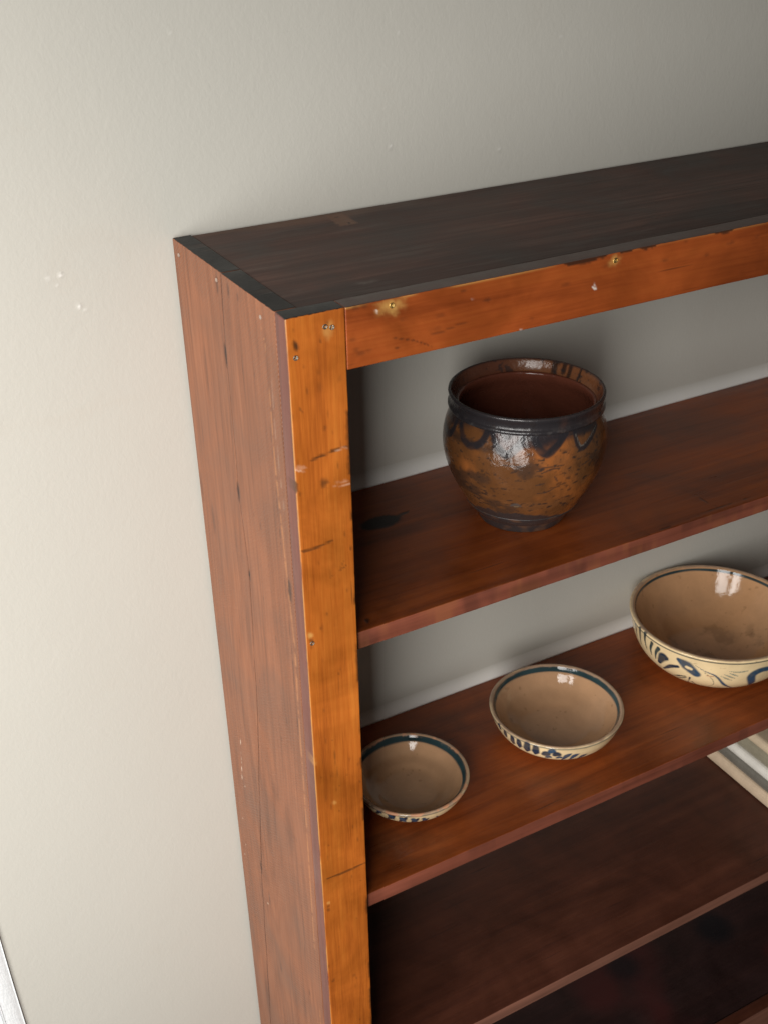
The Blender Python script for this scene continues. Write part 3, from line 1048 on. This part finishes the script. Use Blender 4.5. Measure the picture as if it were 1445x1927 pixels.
for (x, y, w) in [(120, 838, 3.0), (180, 866, 4.2), (240, 880, 4.4), (300, 884, 4.2), (352, 882, 3.6), (420, 870, 2.0)]:
    b1.append(st(o6, s6, [(x + 16, y - 10), (x, y), (x - 18, y + 8)], [1.4, w * .8, 1.0], NAVY))
    b1.append(st(o6, s6, [(x - 8, y - 8), (x + 8, y + 8)], [w * .6, w * .4], BLUE))
b1.append(st(o6, s6, [(90, 806), (100, 820)], [2.4, 2.0]))
b1 = [(p, [x * 1.2 for x in w], t, h_) for (p, w, t, h_) in b1]
bowl((0.1618, 0.1104, Z2), 0.0668, 0.0345, 5, b1, 'smallest cream and tan bowl with chipped rim and blue dabs, beside the amber front post',
     (1.0, 5.4, 0.0), (1.6, 3.0), 2, chip=1.0)
o5, s5 = (1150, 1040), 4.9
b3 = []
for (p, w) in [([(190, 640), (195, 700)], [0.8, 1.2]), ([(222, 660), (235, 770)], [2.4, 1.0]), ([(262, 690), (262, 760), (278, 845)], [2.6, 2.2, 0.9]), ([(310, 735), (308, 800), (325, 890)], [3.0, 2.2, 0.9]),
               ([(372, 830), (355, 880), (368, 940)], [2.8, 2.2, 0.9]), ([(435, 885), (408, 920), (405, 975)], [3.2, 2.4, 0.9])]:
    b3.append(st(o5, s5, p, w, TEAL))
b3.append(st(o5, s5, [(440, 1010), (470, 960), (500, 970)], [3.0, 7.0, 4.5], NAVY))
b3.append(st(o5, s5, [(480, 1065), (540, 1045), (610, 1052)], [1.6, 3.4, 2.6], NAVY))
b3.append(st(o5, s5, [(615, 985), (690, 1045), (780, 1120)], [3.2, 9.0, 6.5], BLUE, ([(695, 1055), (730, 1075)], 2.6)))
b3.append(st(o5, s5, [(530, 1115), (610, 1130), (680, 1140)], [1.0, 1.8, 1.2], TEAL))
b3.append(st(o5, s5, [(560, 1140), (630, 1150), (690, 1150)], [0.8, 1.4, 1.0], TEAL))
b3.append(st(o5, s5, [(600, 1160), (700, 1195), (780, 1225), (855, 1250)], [0.8, 1.2, 1.4, 1.6], TEAL))
b3.append(st(o5, s5, [(720, 1150), (705, 1190)], [1.6, 1.2], NAVY))
b3.append(st(o5, s5, [(740, 1185), (790, 1215), (855, 1235)], [1.2, 1.8, 1.0], NAVY))
b3.append(st(o5, s5, [(780, 1040), (850, 1090), (960, 1140), (1040, 1220), (1130, 1262)], [0.5, 0.8, 1.6, 2.6, 1.6], BLUE))
b3.append(st(o5, s5, [(860, 1110), (930, 1170), (935, 1215), (880, 1228), (830, 1220)], [0.5, 0.8, 0.7, 0.6, 0.4], TEAL))
b3.append(st(o5, s5, [(880, 1135), (940, 1145)], [1.0, 0.8], (0.45, 0.16, 0.07)))
for p in ([(1090, 1098), (1180, 1100), (1260, 1092)], [(1090, 1115), (1165, 1135)], [(1045, 1125), (1135, 1160)], [(1010, 1140), (1110, 1180)]):
    b3.append(st(o5, s5, p, [0.5, 1.3, 0.6], (0.16, 0.20, 0.17)))
b3.append(st(o5, s5, [(1290, 1200), (1290, 1140), (1340, 1100), (1400, 1080), (1440, 1070)], [5.0, 6.5, 6.0, 5.0, 4.5], BLUE))
b3.append(st(o5, s5, [(1270, 1215), (1330, 1205), (1400, 1190), (1440, 1180)], [3.0, 3.5, 2.6, 2.2], NAVY))
bowl((0.6285, 0.1339, Z2), 0.1094, 0.0768, 8, b3, 'largest and deepest cream bowl with blue flowers and tendrils, touching the wall',
     (2.2, 3.2, 0.35), (3.2, 4.6), 2, nseg=680, tan=(0.53, 0.295, 0.148))

# --- glazed pot
PX, PY = 0.2993, 0.1127
pot = bpy.data.objects.new('pot', None)
pot.location = (PX, PY, Z1)
link(pot)
pot['label'] = 'round brown glazed earthenware pot with dark scalloped drips below a wide rim'
pot['category'] = 'pot'
ploc = (PX, PY, Z1)
GLAZE_POT = glaze('amber_pot_glaze', 0.15, 0.20, 150, 0.5, speck=0.5)
po, ps = (780, 640), 3.6125
body_prof = [(0.0006, 0.006), (0.030, 0.006), (0.0480, 0.010), (0.0560, 0.0195), (0.0645, 0.034), (0.0730, 0.051), (0.0795, 0.070), (0.0818, 0.088), (0.0798, 0.105), (0.0750, 0.1185), (0.0718, 0.1255),
             (0.0690, 0.1285), (0.0655, 0.1280), (0.0660, 0.1215), (0.0715, 0.109), (0.0768, 0.089), (0.0745, 0.068), (0.0630, 0.040), (0.0470, 0.018), (0.020, 0.0125), (0.0006, 0.012)]
prof = resample(catmull(body_prof, 14), 0.0012)
V, Q, s, T = lathe(prof, 460, 0.006, 2)
N = lathe_normals(V, Q)
kmid = int(np.argmin(np.abs(prof[:, 1] - 0.1285) + (prof[:, 0] < 0.060) * 1 + np.abs(prof[:, 0] - 0.069)))
outside = s <= kmid
f1, f2, f3 = fbm(V, 22, 1, 4), fbm(V, 75, 2, 4), fbm(V * np.array([1, 1, 2.2]), 190, 3, 3)
pr = project(V + np.array(ploc))
col = np.tile(np.array([0.29, 0.096, 0.025]), (len(V), 1))
col = lerp(col, (0.120, 0.048, 0.017), sstep(0.38, 0.60, f1 + 0.10 * np.cos(T - 3.4)))
col = lerp(col, (0.37, 0.118, 0.030), 0.7 * sstep(0.5, 0.7, fbm(V, 16, 9, 3)))
col = lerp(col, (0.16, 0.065, 0.024), 0.5 * sstep(0.5, 0.66, f2))
DK = (0.020, 0.018, 0.021)
col = lerp(col, (0.045, 0.026, 0.018), 0.75 * sstep(0.52, 0.66, fbm(V * np.array([1, 1, 1.6]), 38, 31, 4)))
# speckles and burnt flecks
col = lerp(col, (0.03, 0.02, 0.016), 0.75 * sstep(0.56, 0.68, f3) * sstep(0.46, 0.62, f2))
col = lerp(col, (0.03, 0.02, 0.016), 0.6 * sstep(0.64, 0.74, f3))
Vo = np.where(outside)[0]


def pot_stroke(pix, w, tone, amt=0.95, reps=1):
    global col
    P = catmull3(surf_points(V[Vo], N[Vo], ploc, zm(po, ps, pix)))
    for k in range(reps):
        PP = rotz(P, math.pi * k * 0.97)
        mm = np.zeros(len(V))
        mm[Vo] = brush_raw(V[Vo], PP, np.interp(np.linspace(0, 1, len(PP)), np.linspace(0, 1, len(w)), w))
        col = lerp(col, tone, amt * mm * (0.8 + 0.2 * sstep(0.35, 0.5, f2)))


# dark shoulder under the rim
zt = 0.1165 + 0.004 * np.sin(T * 6) + 0.022 * (f1 - 0.5) + 0.010 * (f2 - 0.5)
col = lerp(col, DK, 0.88 * outside * sstep(-0.004, 0.003, V[:, 2] - zt))
pot_stroke([(205, 540), (212, 600), (235, 632), (262, 605), (280, 550)], [2.97, 3.71, 4.46, 3.71, 2.97], DK, 0.95, 2)
pot_stroke([(315, 570), (330, 665), (380, 715), (445, 700), (490, 630), (510, 580)], [2.97, 3.71, 4.09, 4.09, 3.71, 2.97], DK, 0.95, 2)
pot_stroke([(530, 620), (555, 720), (620, 780), (690, 735), (745, 650)], [3.71, 4.46, 4.83, 4.09, 2.97], DK, 0.95, 2)
pot_stroke([(800, 650), (845, 745), (905, 775), (975, 715), (1030, 630)], [3.71, 4.46, 4.46, 3.71, 2.97], DK, 0.97, 2)
pot_stroke([(840, 650), (880, 700), (905, 715), (940, 690), (990, 635)], [6.0, 8.0, 9.0, 8.0, 6.0], DK, 0.85, 2)
pot_stroke([(560, 650), (620, 720), (690, 660)], [2.75, 3.85, 2.75], (0.09, 0.055, 0.05), 0.7, 2)
pot_stroke([(1080, 610), (1105, 700), (1138, 735), (1190, 670), (1232, 580)], [2.23, 2.97, 3.12, 2.97, 2.61], DK, 0.92, 2)
pot_stroke([(1092, 640), (1120, 705), (1142, 715), (1195, 640), (1225, 580)], [0.44, 0.77, 0.77, 0.77, 0.55], (0.16, 0.14, 0.12), 0.8, 2)
for q in ([(840, 880), (900, 868), (990, 850)], [(830, 890), (880, 882)], [(860, 905), (930, 880), (985, 868)], [(950, 930), (970, 960)], [(820, 985), (880, 978)], [(830, 1045), (900, 1030), (950, 1000)], [(1120, 860), (1200, 800)],
          [(650, 905), (690, 895)], [(600, 850), (660, 858), (720, 862)]):
    pot_stroke(q, [0.6, 1.2, 0.6], (0.035, 0.025, 0.022), 0.8, 2)
pot_stroke([(655, 1125), (685, 1118), (715, 1130)], [1.43, 1.98, 1.32], (0.07, 0.06, 0.055), 0.85, 1)
pot_stroke([(675, 1130), (700, 1132)], [0.77, 0.55], (0.2, 0.16, 0.1), 0.7, 1)
# dark dip line above the foot
ft = 0.0200 + 0.014 * np.abs(np.sin(T * 1.0 + 0.80)) ** 2 + 0.007 * (f2 - 0.5) * 2 + 0.004 * (f1 - 0.5)
col = lerp(col, (0.030, 0.026, 0.027), 0.92 * outside * (1 - sstep(-0.002, 0.0015, V[:, 2] - ft)))
# inside: dark red brown glaze
col = np.where(outside[:, None], col, np.array((0.15, 0.045, 0.026))[None] * (0.7 + 0.6 * f1[:, None]))
al = np.clip(1.0 - 0.3 * sstep(0.60, 0.72, f2), 0, 1)
mesh_obj('body', V, Q, GLAZE_POT, pot, attrs={'paint': np.concatenate([col, al[:, None]], 1)})

# rim collar
rp = [(0.0690, 0.1245), (0.0735, 0.1232), (0.0768, 0.1245), (0.0770, 0.1270), (0.0752, 0.1292), (0.0752, 0.1335), (0.0768, 0.1378), (0.0766, 0.1402), (0.0745, 0.1408), (0.0728, 0.1380), (0.0708, 0.1325), (0.0684, 0.1285),
      (0.0655, 0.1268), (0.0665, 0.1250), (0.0690, 0.1245)]
prof = resample(catmull(rp, 10), 0.0009)
V, Q, s, T = lathe(prof, 460, 0.006, 2)
f1, f2, f3 = fbm(V, 30, 11, 4), fbm(V, 90, 12, 3), fbm(V, 200, 13, 3)
rad = np.hypot(V[:, 0], V[:, 1])
ins = sstep(0.0745, 0.0728, rad) if False else (rad < 0.0742).astype(float)
# right-hand part of the collar is bare red-brown clay, the rest black-grey
side = sstep(-0.25, 0.35, np.cos(T - 0.15) + (f1 - 0.5) * 0.8)
oc = np.tile(np.array((0.024, 0.021, 0.023)), (len(V), 1))
oc = lerp(oc, (0.13, 0.055, 0.035), 0.75 * side)
oc = lerp(oc, (0.12, 0.11, 0.105), 0.45 * sstep(0.50, 0.72, f3) * (1 - sstep(0.126, 0.131, V[:, 2])))
oc = lerp(oc, (0.20, 0.075, 0.035), 0.5 * sstep(0.58, 0.7, f1) * side)
ic = np.tile(np.array((0.125, 0.044, 0.024)), (len(V), 1))
ic = lerp(ic, (0.030, 0.018, 0.016), 0.85 * sstep(0.2, -0.6, np.cos(T - 0.3)) if False else 0.85 * (1 - sstep(-0.7, 0.1, np.cos(T - 0.3) + (f1 - .5) * .5)))
ic = lerp(ic, (0.22, 0.085, 0.030), 0.6 * sstep(0.5, 0.9, np.cos(T - 0.35)))
# dark drips inside on the right
for t0, w_, dz in [(0.55, 0.05, 0.012), (0.40, 0.04, 0.010), (0.30, 0.035, 0.013), (0.12, 0.02, 0.018)]:
    ic = lerp(ic, (0.02, 0.012, 0.01), 0.85 * (1 - sstep(0.6, 1.1, np.abs(T - t0) / w_)) * sstep(0.1405 - dz - 0.002, 0.1405 - dz + 0.002, V[:, 2]))
col = oc * (1 - ins[:, None]) + ic * ins[:, None]
col = lerp(col, (0.025, 0.02, 0.02), 0.7 * sstep(0.62, 0.7, f3))
top = sstep(0.1388, 0.1404, V[:, 2])
col = lerp(col, (0.035, 0.028, 0.028), 0.6 * top)
mesh_obj('rim', V, Q, GLAZE_POT, pot, attrs={'paint': np.concatenate([col, np.clip(1 - 0.4 * f2, 0, 1)[:, None]], 1)})

# foot
fp = [(0.030, 0.0065), (0.031, 0.0004), (0.0420, 0.0), (0.0442, 0.0012), (0.0476, 0.0075), (0.0518, 0.0140), (0.0560, 0.0192), (0.0585, 0.0228), (0.0540, 0.0215), (0.036, 0.009), (0.030, 0.0065)]
prof = resample(catmull(fp, 8), 0.001)
V, Q, s, T = lathe(prof, 260, 0.006, 2)
f2 = fbm(V, 80, 21, 4)
col = np.tile(np.array((0.034, 0.028, 0.028)), (len(V), 1))
col = lerp(col, (0.11, 0.055, 0.032), 0.8 * sstep(0.46, 0.66, f2))
mesh_obj('foot', V, Q, GLAZE_POT, pot, attrs={'paint': np.concatenate([col, np.clip(0.55 - 0.4 * f2, 0, 1)[:, None]], 1)})


# ------------------------------------------------------------------ stacked books on the third shelf
def book(z, thick, x0, y0, y1, wid, cover, label, rough=0.5, page=(0.55, 0.48, 0.36), yaw=0.0):
    root = bpy.data.objects.new('book', None)
    root.location = (x0, (y0 + y1) / 2, z)
    root.rotation_euler = (0, 0, yaw)
    link(root)
    root['label'] = label
    root['category'] = 'book'
    root['group'] = 'books stacked on the third shelf'
    ln = y1 - y0
    bt = 0.0022
    # cover: rounded spine facing left and two boards, one bent sheet
    pts = []
    n = 9
    for k in range(n):
        a_ = math.pi / 2 + math.pi * k / (n - 1)
        pts.append((0.0065 + 0.0065 * math.cos(a_), thick / 2 + (thick / 2) * math.sin(a_)))
    outer = [(wid, thick)] + pts + [(wid, 0)]
    inner = [(wid, bt)] + [(max(0.0085 + 0.0045 * math.cos(math.pi / 2 + math.pi * k / (n - 1)), 0), thick / 2 + (thick / 2 - bt) * math.sin(math.pi / 2 + math.pi * k / (n - 1))) for k in range(n - 1, -1, -1)] + [(wid, thick - bt)]
    loop = outer + inner
    V = [(x, -ln / 2, z_) for x, z_ in loop] + [(x, ln / 2, z_) for x, z_ in loop]
    L = len(loop)
    Fc = [(i, (i + 1) % L, L + (i + 1) % L, L + i) for i in range(L)]
    half = len(outer)
    for i in range(half - 1):
        j = L - 1 - i
        Fc.append((i, j, j - 1, i + 1))
        Fc.append((L + i, L + i + 1, L + j - 1, L + j))
    cv = mesh_obj('cover', V, Fc, plain('book_cover', cover, rough, 0, 60, 0.08, 0.1, 500), root, smooth=False)
    xa, xb, ya, yb, za, zb = 0.009, wid - 0.004, -ln / 2 + 0.003, ln / 2 - 0.003, bt + 0.0001, thick - bt - 0.0001
    V = [(xa, ya, za), (xb, ya, za), (xb, yb, za), (xa, yb, za), (xa, ya, zb), (xb, ya, zb), (xb, yb, zb), (xa, yb, zb)]
    Fc = [(0, 3, 2, 1), (4, 5, 6, 7), (0, 1, 5, 4), (1, 2, 6, 5), (2, 3, 7, 6), (3, 0, 4, 7)]
    mesh_obj('page_block', V, Fc, M_PAGE, root, smooth=False)
    return root


def page_material():
    m = NT('page_edges')
    tc = m.n('ShaderNodeTexCoord').outputs['Object']
    mp = m.n('ShaderNodeMapping', {'Vector': tc, 'Scale': (2, 2, 900)}).outputs[0]
    f = m.noise(mp, 1.0, 3, 0.6)
    m.set(m.bsdf.inputs['Base Color'], m.mix(f, c4((0.42, 0.36, 0.27)), c4((0.68, 0.61, 0.49))))
    m.set(m.bsdf.inputs['Roughness'], 0.8)
    return m.mat


M_PAGE = page_material()
zz = Z3 + 0.0006
for (t, dx, cov, ro, lab, yw, wd) in [
        (0.0235, 0.0000, (0.62, 0.47, 0.33), 0.6, 'cream cloth book, bottom of the stack on the third shelf', 0.0, 0.21),
        (0.0225, 0.0010, (0.17, 0.155, 0.13), 0.25, 'glossy dark grey book lying on the bottom cream book', -0.006, 0.20),
        (0.0180, -0.001, (0.80, 0.76, 0.69), 0.45, 'white book in the middle of the stack on the third shelf', 0.004, 0.20),
        (0.0240, 0.0020, (0.30, 0.265, 0.19), 0.5, 'olive grey book between the white book and the top cream book', 0.0, 0.19),
        (0.0170, 0.0005, (0.70, 0.55, 0.38), 0.55, 'pale cream book, topmost of the stack on the third shelf', -0.003, 0.19)]:
    book(zz, t, 0.7490 + dx, 0.030, 0.2385, wd, cov, lab, ro, yaw=yw)
    zz += t + 0.0003


# ------------------------------------------------------------------ linen curtain at the left
def linen():
    m = NT('white_linen')
    tc = m.n('ShaderNodeTexCoord').outputs['Object']
    a_ = m.noise(m.n('ShaderNodeMapping', {'Vector': tc, 'Scale': (1, 1, 0.12)}).outputs[0], 900, 2)
    b_ = m.noise(m.n('ShaderNodeMapping', {'Vector': tc, 'Scale': (0.12, 1, 1)}).outputs[0], 900, 2)
    w_ = m.math('ADD', a_, b_)
    m.set(m.bsdf.inputs['Base Color'], m.mix(m.rng(w_, 0.8, 1.2, 0, 1), c4((0.70, 0.72, 0.73)), c4((0.84, 0.86, 0.87))))
    m.set(m.bsdf.inputs['Roughness'], 0.85)
    m.set(m.bsdf.inputs['Normal'], m.bump(w_, 0.35, 0.0008))
    return m.mat


M_LINEN = linen()
cur = bpy.data.objects.new('curtain', None)
cur.location = (-0.29, 0.17, 0.0)
link(cur)
cur['label'] = 'white woven linen curtain hanging beside the bookcase with a stitched hem'
cur['category'] = 'curtain'


_p0, _p1 = on(1, 0.2455)(0, 1762), on(1, 0.2455)(52, 1927)
CSL = (_p1[0] - _p0[0]) / (_p0[2] - _p1[2])
CX0 = _p0[0] + (_p0[2] - 0.70) * CSL


def cloth(name, u0, u1, nu, lift, thick, parent):
    zs = np.linspace(0.02, 2.25, 60)
    us = np.linspace(u0, u1, nu)
    V, Fc = [], []
    for side_ in (0, 1):
        for z_ in zs:
            ex = CX0 - 0.0005 + (0.70 - z_) * CSL + 0.0018 * math.sin(z_ * 9) - 0.02 * max(0, z_ - 0.8) ** 1.2
            for u_ in us:
                y = 0.2435 + 0.0016 * math.sin(u_ * 46 - 1.4 + 0.4 * math.sin(z_ * 2)) + 0.0038 * math.exp(-max(u_, 0) * 110) 
                V.append((ex - u_, y - lift + (thick if side_ else 0), z_))
    nz, n1 = len(zs), len(zs) * nu
    for s_ in (0, 1):
        for i in range(nz - 1):
            for j in range(nu - 1):
                q_ = [s_ * n1 + i * nu + j, s_ * n1 + i * nu + j + 1, s_ * n1 + (i + 1) * nu + j + 1, s_ * n1 + (i + 1) * nu + j]
                Fc.append(tuple(q_ if s_ else q_[::-1]))
    for i in range(nz - 1):
        for j in (0, nu - 1):
            q_ = (i * nu + j, (i + 1) * nu + j, n1 + (i + 1) * nu + j, n1 + i * nu + j)
            Fc.append(q_ if j == 0 else q_[::-1])
    o = mesh_obj(name, V, Fc, M_LINEN, parent)
    o.matrix_parent_inverse = parent.matrix_basis.inverted()
    return o


cloth('cloth', 0.0, 0.42, 120, 0.0, 0.0010, cur)
cloth('hem', -0.0006, 0.022, 14, 0.0012, 0.0009, cur)
cloth('stitch_line', 0.0195, 0.0207, 3, 0.0019, 0.0006, cur)
